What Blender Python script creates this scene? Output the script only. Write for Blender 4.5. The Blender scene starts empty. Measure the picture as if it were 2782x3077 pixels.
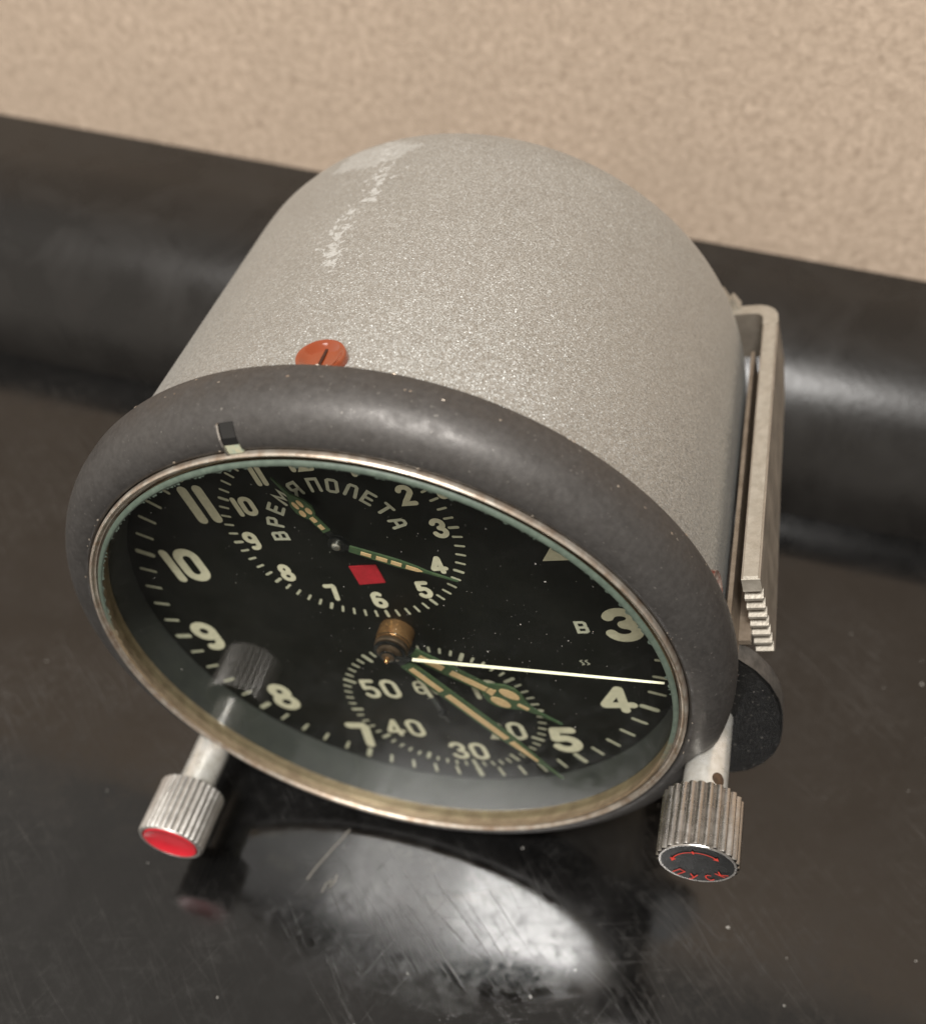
import bpy, bmesh, math, random
from mathutils import Matrix, Vector
random.seed(7)
sin, cos, PI, rad = math.sin, math.cos, math.pi, math.radians
S = 0.037                       # metres per clock unit (dial ring radius = 1 unit)
sc = bpy.context.scene
COL = sc.collection

# ------------------------------------------------------------------ clock frame -> world
# the clock lies rolled 20 degrees on its bezel, its back a touch lower
ROLL, PITCH = rad(20), rad(0.3)
U = Vector((sin(ROLL)*cos(PITCH), -sin(PITCH), cos(ROLL)*cos(PITCH))).normalized()
XA = Vector((cos(ROLL), 0, -sin(ROLL)))
YA = U.cross(XA)
ROT = Matrix((XA, YA, U))
CLR = -1.0930
def to_world(p):
    q = ROT @ Vector(p)
    return Vector((q.x, q.y, q.z - CLR)) * S

# ------------------------------------------------------------------ camera
Rc = (Vector((0.9197909486, 0.2293309163, -0.3184210132)),
      Vector((-0.0451266867, -0.7442519178, -0.6663727674)),
      Vector((-0.3898053271, 0.6272929250, -0.6742072332)))
CAMP = (1.6122023181, -1.7696452643, 2.4129902568)
cd = bpy.data.cameras.new('camera')
cam = bpy.data.objects.new('camera', cd)
COL.objects.link(cam)
r_, d_, f_ = [ROT @ v for v in Rc]
loc = to_world(CAMP)
cam.matrix_world = Matrix(((r_.x, -d_.x, -f_.x, loc.x), (r_.y, -d_.y, -f_.y, loc.y),
                           (r_.z, -d_.z, -f_.z, loc.z), (0, 0, 0, 1)))
cd.sensor_fit = 'VERTICAL'
cd.sensor_height = 36.0
cd.lens = 3058.785/3077*36.0
cd.shift_x = -30.25/3077
cd.shift_y = 176.9/3077
cd.clip_start = 0.005
cd.clip_end = 50
cd.dof.use_dof = True
cd.dof.focus_distance = 3.02*S
cd.dof.aperture_fstop = 20.0
sc.camera = cam

# ------------------------------------------------------------------ room light
w = bpy.data.worlds.new('World')
sc.world = w
w.use_nodes = True
wn, wl = w.node_tree.nodes, w.node_tree.links
bg = wn['Background']
bg.inputs[1].default_value = 1.0
tc = wn.new('ShaderNodeTexCoord'); sx = wn.new('ShaderNodeSeparateXYZ'); cr = wn.new('ShaderNodeValToRGB')
wl.new(tc.outputs['Generated'], sx.inputs[0]); wl.new(sx.outputs[2], cr.inputs[0])
e = cr.color_ramp.elements
e[0].position = 0.0; e[0].color = (0.82, 0.745, 0.655, 1)
e[1].position = 1.0; e[1].color = (0.50, 0.455, 0.405, 1)
# the room is lighter on the left than on the right
mr = wn.new('ShaderNodeMapRange'); wl.new(sx.outputs[0], mr.inputs[0])
mr.inputs[1].default_value = -1.0; mr.inputs[2].default_value = 1.0; mr.inputs[3].default_value = 1.20; mr.inputs[4].default_value = 0.38
sm_ = wn.new('ShaderNodeVectorMath'); sm_.operation = 'SCALE'
wl.new(cr.outputs[0], sm_.inputs[0]); wl.new(mr.outputs[0], sm_.inputs['Scale'])
wl.new(sm_.outputs[0], bg.inputs[0])
# one ceiling fitting overhead: bright core, softer surround, faint long panel (all end on the same back line)
def area(name, sx_, sy_, x, z, power, col):
    l = bpy.data.lights.new(name, 'AREA'); l.shape = 'RECTANGLE'
    l.size = sx_; l.size_y = sy_; l.energy = power; l.color = col
    o = bpy.data.objects.new(name, l)
    o.location = (x, -0.278*z/0.9 - sy_/2, z); o.rotation_euler = (rad(-8), 0, 0)
    COL.objects.link(o)
area('lamp_core', 0.13, 0.16, 0.0, 0.900, 4.6, (1.0, 0.98, 0.95))
area('lamp_surround', 0.34, 0.24, -0.03, 0.915, 8.2, (1.0, 0.97, 0.93))
area('lamp_panel', 0.85, 0.22, -0.16, 0.935, 3.2, (1.0, 0.96, 0.92))
sc.view_settings.view_transform = 'Standard'
sc.view_settings.look = 'None'
sc.view_settings.exposure = 0.18
sc.view_settings.gamma = 1.0
sc.cycles.use_denoising = True
sc.cycles.sample_clamp_indirect = 6.0
sc.cycles.max_bounces = 10
sc.cycles.transparent_max_bounces = 12

# ------------------------------------------------------------------ materials
def mat(name, col, rough=0.5, metal=0.0, spec=0.5):
    m = bpy.data.materials.new(name); m.use_nodes = True
    b = m.node_tree.nodes['Principled BSDF']
    b.inputs['Base Color'].default_value = (*col, 1)
    b.inputs['Roughness'].default_value = rough
    b.inputs['Metallic'].default_value = metal
    b.inputs['Specular IOR Level'].default_value = spec
    return m
class NT:
    def __init__(s, m): s.t = m.node_tree; s.b = s.t.nodes['Principled BSDF']; s.co = s.t.nodes.new('ShaderNodeTexCoord')
    def n(s, k, **kw):
        x = s.t.nodes.new(k)
        for a, v in kw.items(): setattr(x, a, v)
        return x
    def l(s, a, b): s.t.links.new(a, b)
    def mapping(s, scale=(1, 1, 1), rot=(0, 0, 0), loc=(0, 0, 0)):
        m = s.n('ShaderNodeMapping'); s.l(s.co.outputs['Object'], m.inputs[0])
        m.inputs['Scale'].default_value = scale; m.inputs['Rotation'].default_value = rot; m.inputs['Location'].default_value = loc
        return m.outputs[0]
    def noise(s, scale, detail=3, rough=0.5, vec=None, dist=0):
        x = s.n('ShaderNodeTexNoise'); x.inputs['Scale'].default_value = scale
        x.inputs['Detail'].default_value = detail; x.inputs['Roughness'].default_value = rough; x.inputs['Distortion'].default_value = dist
        s.l(vec if vec is not None else s.co.outputs['Object'], x.inputs['Vector'])
        return x.outputs[0]
    def ramp(s, v, stops):
        x = s.n('ShaderNodeValToRGB'); s.l(v, x.inputs[0])
        el = x.color_ramp.elements
        while len(el) < len(stops): el.new(0.5)
        for q, (p, c) in zip(el, stops):
            q.position = p; q.color = (*c, 1) if isinstance(c, tuple) else (c, c, c, 1)
        return x.outputs[0]
    def mix(s, f, a, b):
        x = s.n('ShaderNodeMix', data_type='RGBA')
        for sock, v in ((x.inputs[0], f), (x.inputs[6], a), (x.inputs[7], b)):
            if isinstance(v, (int, float)): sock.default_value = v
            elif isinstance(v, tuple): sock.default_value = (*v, 1)
            else: s.l(v, sock)
        return x.outputs[2]
    def math(s, op, a, b=0.0, c=None):
        x = s.n('ShaderNodeMath', operation=op)
        for i, v in enumerate((a, b, c)):
            if v is None: continue
            if isinstance(v, (int, float)): x.inputs[i].default_value = v
            else: s.l(v, x.inputs[i])
        return x.outputs[0]
    def bump(s, h, strength, dist):
        x = s.n('ShaderNodeBump'); x.inputs['Strength'].default_value = strength; x.inputs['Distance'].default_value = dist
        s.l(h, x.inputs['Height']); s.l(x.outputs[0], s.b.inputs['Normal']); return x
    def set(s, k, v): s.l(v, s.b.inputs[k])

def worn_metal(name, c1, c2, rough, metal, scale=900, bump=0.15, dust=0.0):
    m = mat(name, c1, rough, metal); t = NT(m)
    n1 = t.noise(scale, 4, 0.6)
    col = t.mix(t.ramp(n1, [(0.35, 0.0), (0.68, 1.0)]), c1, c2)
    if dust:
        d = t.noise(2600, 2, 0.6); msk = t.ramp(d, [(0.69, 0.0), (0.75, 1.0)])
        col = t.mix(t.math('MULTIPLY', msk, dust), col, (0.45, 0.42, 0.38))
    t.set('Base Color', col)
    t.set('Roughness', t.ramp(t.noise(scale*0.4, 3), [(0.3, max(rough-0.1, 0.05)), (0.75, min(rough+0.14, 1.0))]))
    t.bump(t.noise(scale*3, 3, 0.6), bump, 0.0001)
    return m

# silver hammer paint on the case, with chalky flaked patches along the top
def case_mat():
    m = mat('silver_paint', (0.42, 0.41, 0.39), 0.48, 0.85); t = NT(m)
    fl = t.noise(2300, 3, 0.7)
    vor = t.n('ShaderNodeTexVoronoi'); vor.inputs['Scale'].default_value = 5200; t.l(t.co.outputs['Object'], vor.inputs['Vector'])
    base = t.mix(t.ramp(fl, [(0.35, 0.0), (0.7, 1.0)]), (0.46, 0.472, 0.458), (0.57, 0.582, 0.566))
    base = t.mix(t.ramp(t.noise(90, 3, 0.5), [(0.3, 0.0), (0.75, 0.3)]), base, (0.52, 0.522, 0.51))
    smg = t.ramp(t.noise(70, 6, 0.7, dist=1.0), [(0.45, 0.0), (0.72, 1.0)])
    base = t.mix(t.math('MULTIPLY', smg, 0.30), base, (0.40, 0.40, 0.385))
    # flaked streak running back along the crown (object space: x across, y along the axis)
    sep = t.n('ShaderNodeSeparateXYZ'); t.l(t.co.outputs['Object'], sep.inputs[0])
    wob = t.math('MULTIPLY', t.math('SUBTRACT', t.noise(60, 3, 0.5), 0.5), 0.012)
    xx = t.math('ADD', sep.outputs[0], wob)
    dx = t.math('ABSOLUTE', t.math('SUBTRACT', xx, 0.0003))
    band = t.n('ShaderNodeMapRange'); band.inputs[1].default_value = 0.0; band.inputs[2].default_value = 0.0042
    band.inputs[3].default_value = 1.0; band.inputs[4].default_value = 0.0; t.l(dx, band.inputs[0])
    ya = t.n('ShaderNodeMapRange'); ya.inputs[1].default_value = 0.016; ya.inputs[2].default_value = 0.03; t.l(sep.outputs[1], ya.inputs[0])
    top = t.n('ShaderNodeMath', operation='GREATER_THAN'); t.l(sep.outputs[2], top.inputs[0]); top.inputs[1].default_value = 0.03
    fine = t.noise(750, 5, 0.72, dist=0.6)
    amount = t.math('MULTIPLY', t.math('MULTIPLY', band.outputs[0], ya.outputs[0]), top.outputs[0])
    wear = t.ramp(t.math('ADD', fine, t.math('MULTIPLY', amount, 0.22)), [(0.70, 0.0), (0.735, 1.0)])
    wear = t.math('MULTIPLY', wear, t.ramp(amount, [(0.02, 0.0), (0.2, 1.0)]))
    # bigger bare patch at the rear edge
    px = t.math('SUBTRACT', sep.outputs[0], -0.0015); py = t.math('SUBTRACT', sep.outputs[1], 0.0555)
    dd = t.math('ADD', t.math('POWER', t.math('DIVIDE', px, 0.006), 2.0), t.math('POWER', t.math('DIVIDE', py, 0.0035), 2.0))
    pat = t.math('MULTIPLY', t.ramp(t.math('ADD', dd, t.math('MULTIPLY', t.math('SUBTRACT', t.noise(420, 4, 0.7), 0.5), 2.6)), [(0.85, 1.0), (1.0, 0.0)]), top.outputs[0])
    wear = t.math('MAXIMUM', wear, t.math('MULTIPLY', pat, 0.55))
    wear = t.math('MULTIPLY', wear, t.ramp(t.noise(1300, 4, 0.7), [(0.30, 0.45), (0.52, 1.0)]))
    col = t.mix(t.math('MULTIPLY', wear, 0.7), base, (0.52, 0.53, 0.515))
    spk = t.ramp(vor.outputs['Distance'], [(0.08, 1.0), (0.16, 0.0)])
    col = t.mix(t.math('MULTIPLY', spk, 0.35), col, (0.75, 0.71, 0.64))
    t.set('Base Color', col)
    t.set('Metallic', t.math('SUBTRACT', 0.95, t.math('MULTIPLY', wear, 0.5)))
    t.set('Roughness', t.ramp(fl, [(0.3, 0.47), (0.7, 0.58)]))
    h = t.math('ADD', t.math('MULTIPLY', t.noise(1900, 3, 0.65), 1.0), t.math('MULTIPLY', wear, 0.6))
    bp_ = t.bump(h, 0.24, 0.00012)
    fk = t.n('ShaderNodeTexVoronoi'); fk.inputs['Scale'].default_value = 8600; t.l(t.co.outputs['Object'], fk.inputs['Vector'])
    o1 = t.n('ShaderNodeVectorMath', operation='SUBTRACT'); t.l(fk.outputs['Color'], o1.inputs[0]); o1.inputs[1].default_value = (0.5, 0.5, 0.5)
    o2 = t.n('ShaderNodeVectorMath', operation='SCALE'); t.l(o1.outputs[0], o2.inputs[0]); t.l(t.math('MULTIPLY', t.math('SUBTRACT', 1.0, t.math('MULTIPLY', wear, 0.7)), 0.66), o2.inputs['Scale'])
    o3 = t.n('ShaderNodeVectorMath', operation='ADD'); t.l(bp_.outputs[0], o3.inputs[0]); t.l(o2.outputs[0], o3.inputs[1])
    o4 = t.n('ShaderNodeVectorMath', operation='NORMALIZE'); t.l(o3.outputs[0], o4.inputs[0]); t.l(o4.outputs[0], t.b.inputs['Normal'])
    return m
M_case = case_mat()
M_bezel = worn_metal('graphite_bezel_paint', (0.060, 0.056, 0.053), (0.080, 0.075, 0.071), 0.49, 0.5, 1600, 0.14, 0.35)
M_ring = worn_metal('tarnished_nickel', (0.56, 0.51, 0.44), (0.34, 0.25, 0.18), 0.42, 0.75, 650, 0.25)
M_brassring = worn_metal('tarnished_brass', (0.42, 0.33, 0.215), (0.27, 0.20, 0.13), 0.42, 0.55, 420, 0.3)
M_dark = worn_metal('inner_wall_paint', (0.030, 0.032, 0.030), (0.040, 0.042, 0.038), 0.6, 0.0, 300, 0.05)
M_dial = worn_metal('dial_black', (0.0025, 0.0027, 0.0018), (0.0045, 0.0045, 0.003), 0.6, 0.0, 300, 0.02)
def lume_mat(name, c, c2):
    m = mat(name, c, 0.7); t = NT(m)
    t.set('Base Color', t.mix(t.ramp(t.noise(1500, 3, 0.6), [(0.35, 0.0), (0.7, 1.0)]), c, c2)); return m
M_lume = lume_mat('aged_lume', (0.56, 0.52, 0.395), (0.66, 0.61, 0.47))
M_tick = lume_mat('aged_tick_paint', (0.42, 0.405, 0.31), (0.51, 0.485, 0.375))
M_print = lume_mat('printed_grey', (0.44, 0.43, 0.35), (0.53, 0.51, 0.41))
M_peach = lume_mat('old_hand_lume', (0.50, 0.33, 0.17), (0.58, 0.40, 0.23))
M_dial.node_tree.nodes['Principled BSDF'].inputs['Specular IOR Level'].default_value = 0.25
M_hand = lume_mat('green_hand_metal', (0.030, 0.060, 0.026), (0.055, 0.085, 0.036))
M_second = mat('pale_second_hand', (0.80, 0.75, 0.58), 0.45, 0.1)
M_handblack = mat('black_hand_metal', (0.012, 0.012, 0.012), 0.35, 0.3)
M_green = worn_metal('green_glass_sealant', (0.075, 0.135, 0.095), (0.11, 0.18, 0.13), 0.6, 0.0, 1300, 0.3)
def seal_mat():
    m = mat('verdigris_sealing_ring', (0.08, 0.14, 0.1), 0.55); t = NT(m)
    g = t.mix(t.ramp(t.noise(1300, 4, 0.6), [(0.35, 0.0), (0.68, 1.0)]), (0.066, 0.090, 0.070), (0.098, 0.128, 0.100))
    b = t.mix(t.ramp(t.noise(700, 4, 0.6), [(0.35, 0.0), (0.68, 1.0)]), (0.36, 0.27, 0.17), (0.22, 0.16, 0.10))
    sep = t.n('ShaderNodeSeparateXYZ'); t.l(t.co.outputs['Object'], sep.inputs[0])
    k = t.math('ADD', sep.outputs[2], t.math('MULTIPLY', sep.outputs[0], 0.42))
    k = t.math('ADD', k, t.math('MULTIPLY', t.math('SUBTRACT', t.noise(260, 4, 0.7), 0.5), 0.016))
    f = t.ramp(t.math('MULTIPLY_ADD', k, 60.0, 0.5), [(0.2, 0.0), (0.55, 1.0)])
    t.set('Base Color', t.mix(f, b, g)); t.set('Metallic', t.math('MULTIPLY', t.math('SUBTRACT', 1.0, f), 0.6))
    t.bump(t.noise(2500, 3, 0.6), 0.25, 0.0001)
    return m
M_green = seal_mat()
M_hub = worn_metal('hub_brass', (0.50, 0.28, 0.13), (0.38, 0.20, 0.09), 0.24, 0.8, 900, 0.1)
M_hubdark = worn_metal('hub_dark_bronze', (0.13, 0.085, 0.055), (0.07, 0.05, 0.035), 0.4, 0.6, 900, 0.1)
M_red = worn_metal('red_enamel', (0.55, 0.018, 0.03), (0.48, 0.014, 0.025), 0.38, 0.0, 600, 0.1)
M_flag = lume_mat('red_flag_paint', (0.42, 0.010, 0.022), (0.33, 0.008, 0.016))
M_redline = mat('red_engraving_paint', (0.65, 0.05, 0.03), 0.5)
M_knob = worn_metal('knob_nickel', (0.55, 0.525, 0.495), (0.47, 0.445, 0.415), 0.27, 1.0, 1500, 0.15)
M_knobmatte = worn_metal('knob_satin_nickel', (0.58, 0.56, 0.53), (0.48, 0.46, 0.43), 0.42, 0.9, 1500, 0.2)
M_stem = worn_metal('stem_steel', (0.74, 0.73, 0.69), (0.58, 0.56, 0.50), 0.30, 0.6, 800, 0.1)
M_knobface = worn_metal('black_knob_face', (0.006, 0.006, 0.006), (0.013, 0.013, 0.013), 0.25, 0.0, 900, 0.1)
M_lug = worn_metal('lug_black_crackle', (0.006, 0.006, 0.006), (0.013, 0.0125, 0.012), 0.38, 0.0, 1300, 0.9, 0.55)
M_lugedge = worn_metal('lug_worn_edge', (0.06, 0.057, 0.052), (0.12, 0.11, 0.10), 0.45, 0.4, 900, 0.4)
M_brkt = worn_metal('bracket_dull_steel', (0.33, 0.29, 0.24), (0.26, 0.225, 0.185), 0.42, 0.5, 500, 0.35)
M_brktedge = worn_metal('bracket_cut_edge', (0.40, 0.365, 0.31), (0.32, 0.29, 0.24), 0.5, 0.5, 900, 0.5)
M_inner = worn_metal('bracket_inner_sheet', (0.24, 0.195, 0.15), (0.17, 0.135, 0.10), 0.45, 0.5, 600, 0.3)
M_screw = mat('orange_lacquer', (0.21, 0.038, 0.009), 0.06)
M_screwdark = worn_metal('worn_red_lacquer', (0.10, 0.018, 0.012), (0.30, 0.27, 0.23), 0.35, 0.3, 900, 0.2); NTb = M_screw.node_tree.nodes['Principled BSDF']
NTb.inputs['Coat Weight'].default_value = 1.0; NTb.inputs['Coat Roughness'].default_value = 0.03
M_slotdark = mat('screw_slot', (0.03, 0.008, 0.004), 0.4)
M_gloss = mat('glossy_black_notch', (0.01, 0.01, 0.01), 0.15)
M_pale = lume_mat('notch_pale_lume', (0.50, 0.45, 0.30), (0.30, 0.38, 0.30))

for m_ in (M_lug, M_knobface): m_.node_tree.nodes['Principled BSDF'].inputs['Specular IOR Level'].default_value = 0.2
def glass_mat():
    m = bpy.data.materials.new('clear_dusty_glass'); m.use_nodes = True
    t = m.node_tree; t.nodes.remove(t.nodes['Principled BSDF'])
    out = t.nodes['Material Output']
    # a thin pane: same reflectance from either side
    fr = t.nodes.new('ShaderNodeFresnel'); ge = t.nodes.new('ShaderNodeNewGeometry'); io = t.nodes.new('ShaderNodeMapRange')
    io.inputs[3].default_value = 1.35; io.inputs[4].default_value = 1/1.35
    t.links.new(ge.outputs['Backfacing'], io.inputs[0]); t.links.new(io.outputs[0], fr.inputs[0])
    tr = t.nodes.new('ShaderNodeBsdfTransparent'); tr.inputs[0].default_value = (0.93, 0.96, 0.92, 1)
    gl = t.nodes.new('ShaderNodeBsdfGlossy'); gl.inputs['Roughness'].default_value = 0.0
    mx = t.nodes.new('ShaderNodeMixShader')
    t.links.new(fr.outputs[0], mx.inputs[0]); t.links.new(tr.outputs[0], mx.inputs[1]); t.links.new(gl.outputs[0], mx.inputs[2])
    # a thin veil of dust
    df = t.nodes.new('ShaderNodeBsdfDiffuse'); df.inputs[0].default_value = (0.5, 0.5, 0.48, 1)
    co = t.nodes.new('ShaderNodeTexCoord'); nz = t.nodes.new('ShaderNodeTexNoise'); nz.inputs['Scale'].default_value = 140; nz.inputs['Detail'].default_value = 6
    t.links.new(co.outputs['Object'], nz.inputs['Vector'])
    rp = t.nodes.new('ShaderNodeMapRange'); t.links.new(nz.outputs[0], rp.inputs[0])
    rp.inputs[1].default_value = 0.35; rp.inputs[2].default_value = 0.8; rp.inputs[3].default_value = 0.0; rp.inputs[4].default_value = 0.008
    m2 = t.nodes.new('ShaderNodeMixShader')
    t.links.new(rp.outputs[0], m2.inputs[0]); t.links.new(mx.outputs[0], m2.inputs[1]); t.links.new(df.outputs[0], m2.inputs[2])
    t.links.new(m2.outputs[0], out.inputs[0])
    return m
M_glass = glass_mat()

def table_mat():
    m = mat('black_lacquer', (0.004, 0.004, 0.004), 0.10, 0.0, 0.80); t = NT(m)
    tot = None
    for i, (ang, sx_, sy_, lo_, off) in enumerate(((-50, 6200, 30, 0.70, 0), (-58, 8200, 42, 0.71, 3), (-41, 7400, 36, 0.71, 7), (24, 9000, 60, 0.74, 12), (72, 9800, 70, 0.745, 17))):
        wn_ = t.n('ShaderNodeTexNoise'); wn_.inputs['Scale'].default_value = 26; wn_.inputs['Detail'].default_value = 1.0
        t.l(t.co.outputs['Object'], wn_.inputs['Vector'])
        sub = t.n('ShaderNodeVectorMath', operation='MULTIPLY_ADD'); sub.inputs[1].default_value = (0.0035, 0.0035, 0.0)
        t.l(wn_.outputs['Color'], sub.inputs[0]); t.l(t.co.outputs['Object'], sub.inputs[2])
        mp = t.n('ShaderNodeMapping'); t.l(sub.outputs[0], mp.inputs[0])
        mp.inputs['Scale'].default_value = (sx_, sy_, 1); mp.inputs['Location'].default_value = (off, off*1.7, 0)
        rt_ = t.n('ShaderNodeVectorRotate', rotation_type='Z_AXIS'); rt_.inputs['Angle'].default_value = rad(ang)
        t.l(sub.outputs[0], rt_.inputs['Vector']); t.l(rt_.outputs[0], mp.inputs[0])
        q = t.ramp(t.noise(1.0, 1, 0.5, mp.outputs[0]), [(lo_-0.04, 0.0), (lo_+0.03, 1.0)])
        tot = q if tot is None else t.math('MAXIMUM', tot, q)
    patchy = t.ramp(t.noise(34, 5, 0.65), [(0.42, 0.04), (0.70, 1.0)])
    scr = t.math('MULTIPLY', tot, patchy)
    smear = t.ramp(t.noise(45, 6, 0.65, dist=1.2), [(0.40, 0.0), (0.75, 1.0)])
    col = t.mix(t.math('MULTIPLY', scr, 0.60), (0.003, 0.003, 0.003), (0.085, 0.082, 0.078))
    col = t.mix(t.math('MULTIPLY', smear, 0.22), col, (0.024, 0.0235, 0.023))
    t.set('Base Color', col)
    spkl = t.ramp(t.noise(520, 6, 0.78, dist=0.6), [(0.48, 0.0), (0.66, 1.0)])
    col = t.mix(t.math('MULTIPLY', t.math('MULTIPLY', spkl, patchy), 0.35), col, (0.05, 0.049, 0.047))
    t.set('Base Color', col)
    t.set('Roughness', t.math('ADD', t.math('ADD', t.math('MULTIPLY_ADD', spkl, 0.10, 0.05), t.math('MULTIPLY', scr, 0.36)), t.math('MULTIPLY', smear, 0.16)))
    t.bump(t.math('ADD', t.math('MULTIPLY', scr, 0.5), t.math('MULTIPLY', t.noise(160, 4, 0.6), 0.12)), 0.045, 0.0002)
    return m
M_table = table_mat()
def ledge_mat():
    m = mat('black_lacquer_ledge', (0.006, 0.006, 0.006), 0.2, 0.0, 0.34); t = NT(m)
    smear = t.ramp(t.noise(60, 6, 0.65, dist=0.8), [(0.40, 0.0), (0.75, 1.0)])
    t.set('Base Color', t.mix(t.math('MULTIPLY', smear, 0.4), (0.012, 0.011, 0.010), (0.032, 0.0295, 0.027)))
    t.set('Roughness', t.math('ADD', 0.25, t.math('MULTIPLY', smear, 0.18)))
    t.bump(t.noise(650, 4, 0.7), 0.22, 0.0002)
    return m
M_ledge = ledge_mat()
def wall_mat():
    m = mat('beige_textured_wall', (0.5, 0.4, 0.3), 0.75, 0.0, 0.3); t = NT(m)
    a = t.noise(560, 7, 0.74, dist=0.5); b = t.noise(30, 3, 0.5)
    col = t.mix(t.ramp(a, [(0.32, 0.0), (0.68, 1.0)]), (0.375, 0.287, 0.215), (0.66, 0.53, 0.415))
    col = t.mix(t.ramp(b, [(0.3, 0.0), (0.7, 0.35)]), col, (0.41, 0.33, 0.255))
    t.set('Base Color', col)
    t.bump(t.math('ADD', a, t.math('MULTIPLY', t.noise(1500, 3, 0.6), 0.5)), 0.40, 0.0006)
    return m
M_wall = wall_mat()
M_dust = mat('dust_flecks', (0.46, 0.445, 0.41), 0.8)
M_glint = mat('pale_scratch_glint', (0.30, 0.28, 0.24), 0.7)  # pale colour holds the light caught by tabletop scratches

KX, KZ = 0.980, -0.540          # start knob axis
LX, LZ = -0.962, -0.474         # winding knob axis

# ------------------------------------------------------------------ mesh helpers
BASE = Vector((0, 0.16, 0)) + U*(CLR - U.dot(Vector((0, 0.16, 0))))    # contact point under the bezel, clock frame
root = bpy.data.objects.new('cockpit_clock', None)
COL.objects.link(root)
root.matrix_world = Matrix.Translation(to_world(BASE)) @ ROT.to_4x4()
root.empty_display_size = 0.01
root['label'] = 'round cockpit clock in a worn silver case, lying on the black tabletop'
root['category'] = 'clock'

def obj(name, bm, m, parent=None, sharp=35, smooth=True):
    me = bpy.data.meshes.new(name)
    bm.to_mesh(me); bm.free()
    for k in (m if isinstance(m, (list, tuple)) else [m]): me.materials.append(k)
    if smooth:
        me.polygons.foreach_set('use_smooth', [True]*len(me.polygons))
        me.set_sharp_from_angle(angle=rad(sharp))
    o = bpy.data.objects.new(name, me)
    COL.objects.link(o)
    if parent is not None:
        o.parent = parent
        if parent is root: o.location = -BASE*S
    return o
def lathe(bm, prof, cx=0, cz=0, n=128, rfun=None, close=False, mi=0):
    """revolve (r, y) about the clock axis through (cx, cz); r = 0 closes with a fan point"""
    rows = []
    for r, y in prof:
        if r <= 1e-9:
            rows.append([bm.verts.new(Vector((cx, y, cz))*S)]); continue
        row = []
        for i in range(n):
            t = 2*PI*i/n
            rr = r*(rfun(t) if rfun else 1)
            row.append(bm.verts.new(Vector((cx + rr*sin(t), y, cz + rr*cos(t)))*S))
        rows.append(row)
    for a, b in zip(rows, rows[1:] + ([rows[0]] if close else [])):
        for i in range(n):
            j = (i+1) % n
            if len(a) == 1 and len(b) == 1: continue
            if len(a) == 1: f = bm.faces.new((a[0], b[j], b[i]))
            elif len(b) == 1: f = bm.faces.new((a[i], a[j], b[0]))
            else: f = bm.faces.new((a[i], a[j], b[j], b[i]))
            f.material_index = mi
    return bm
def fix(bm): bmesh.ops.recalc_face_normals(bm, faces=bm.faces[:]); return bm
def prism_xz(bm, poly, y0, y1, mi_side=0):
    """extrude an (x, z) outline between two depths"""
    a = [bm.verts.new(Vector((x, y0, z))*S) for x, z in poly]
    b = [bm.verts.new(Vector((x, y1, z))*S) for x, z in poly]
    bm.faces.new(a); bm.faces.new(b[::-1])
    n = len(poly)
    for i in range(n):
        f = bm.faces.new((a[i], b[i], b[(i+1) % n], a[(i+1) % n])); f.material_index = mi_side
    return bm
def prism(bm, pts, vec, mi_side=0, mi_cap=0):
    v = Vector(vec)
    a = [bm.verts.new(Vector(p)*S) for p in pts]
    b = [bm.verts.new((Vector(p)+v)*S) for p in pts]
    f = bm.faces.new(a); f.material_index = mi_cap
    f = bm.faces.new(b[::-1]); f.material_index = mi_cap
    n = len(pts)
    for i in range(n):
        f = bm.faces.new((a[i], b[i], b[(i+1) % n], a[(i+1) % n])); f.material_index = mi_side
    return bm

# ------- stroke lettering: each stroke is one ribbon with round ends, raised slightly
def arc(cx, cy, rx, ry, a0, a1, n=14):
    return [(cx + rx*cos(rad(a0+(a1-a0)*i/n)), cy + ry*sin(rad(a0+(a1-a0)*i/n))) for i in range(n+1)]
def ribbon(bm, pts, hw, put, closed=False, cap=True, mi=0):
    P = [Vector(p) for p in pts]
    n = len(P)
    L, Rr = [], []
    for i in range(n):
        if closed: d0 = (P[i]-P[i-1]).normalized(); d1 = (P[(i+1) % n]-P[i]).normalized()
        else:
            d0 = (P[i]-P[i-1]).normalized() if i else (P[1]-P[0]).normalized()
            d1 = (P[i+1]-P[i]).normalized() if i < n-1 else d0
        t = (d0+d1)
        t = t.normalized() if t.length > 1e-6 else d1
        nn = Vector((-t.y, t.x)); k = min(1/max(0.45, nn.dot(Vector((-d1.y, d1.x)))), 2.0)
        L.append(P[i]+nn*hw*k); Rr.append(P[i]-nn*hw*k)
    vl = [bm.verts.new(put(p)) for p in L]; vr = [bm.verts.new(put(p)) for p in Rr]
    rng = range(n) if closed else range(n-1)
    for i in rng:
        j = (i+1) % n
        f = bm.faces.new((vl[i], vr[i], vr[j], vl[j])); f.material_index = mi
    if cap and not closed:
        for end, sgn in ((0, -1), (n-1, 1)):
            d = ((P[1]-P[0]) if end == 0 else (P[-1]-P[-2])).normalized()*sgn
            a0 = math.atan2(d.y, d.x)
            ring = [bm.verts.new(put(P[end]+Vector((cos(a0+q), sin(a0+q)))*hw)) for q in [PI/2 - PI*k/8 for k in range(1, 8)]]
            va, vb = (vl[end], vr[end]) if sgn == 1 else (vr[end], vl[end])
            f = bm.faces.new([va]+ring+[vb]); f.material_index = mi
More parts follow.
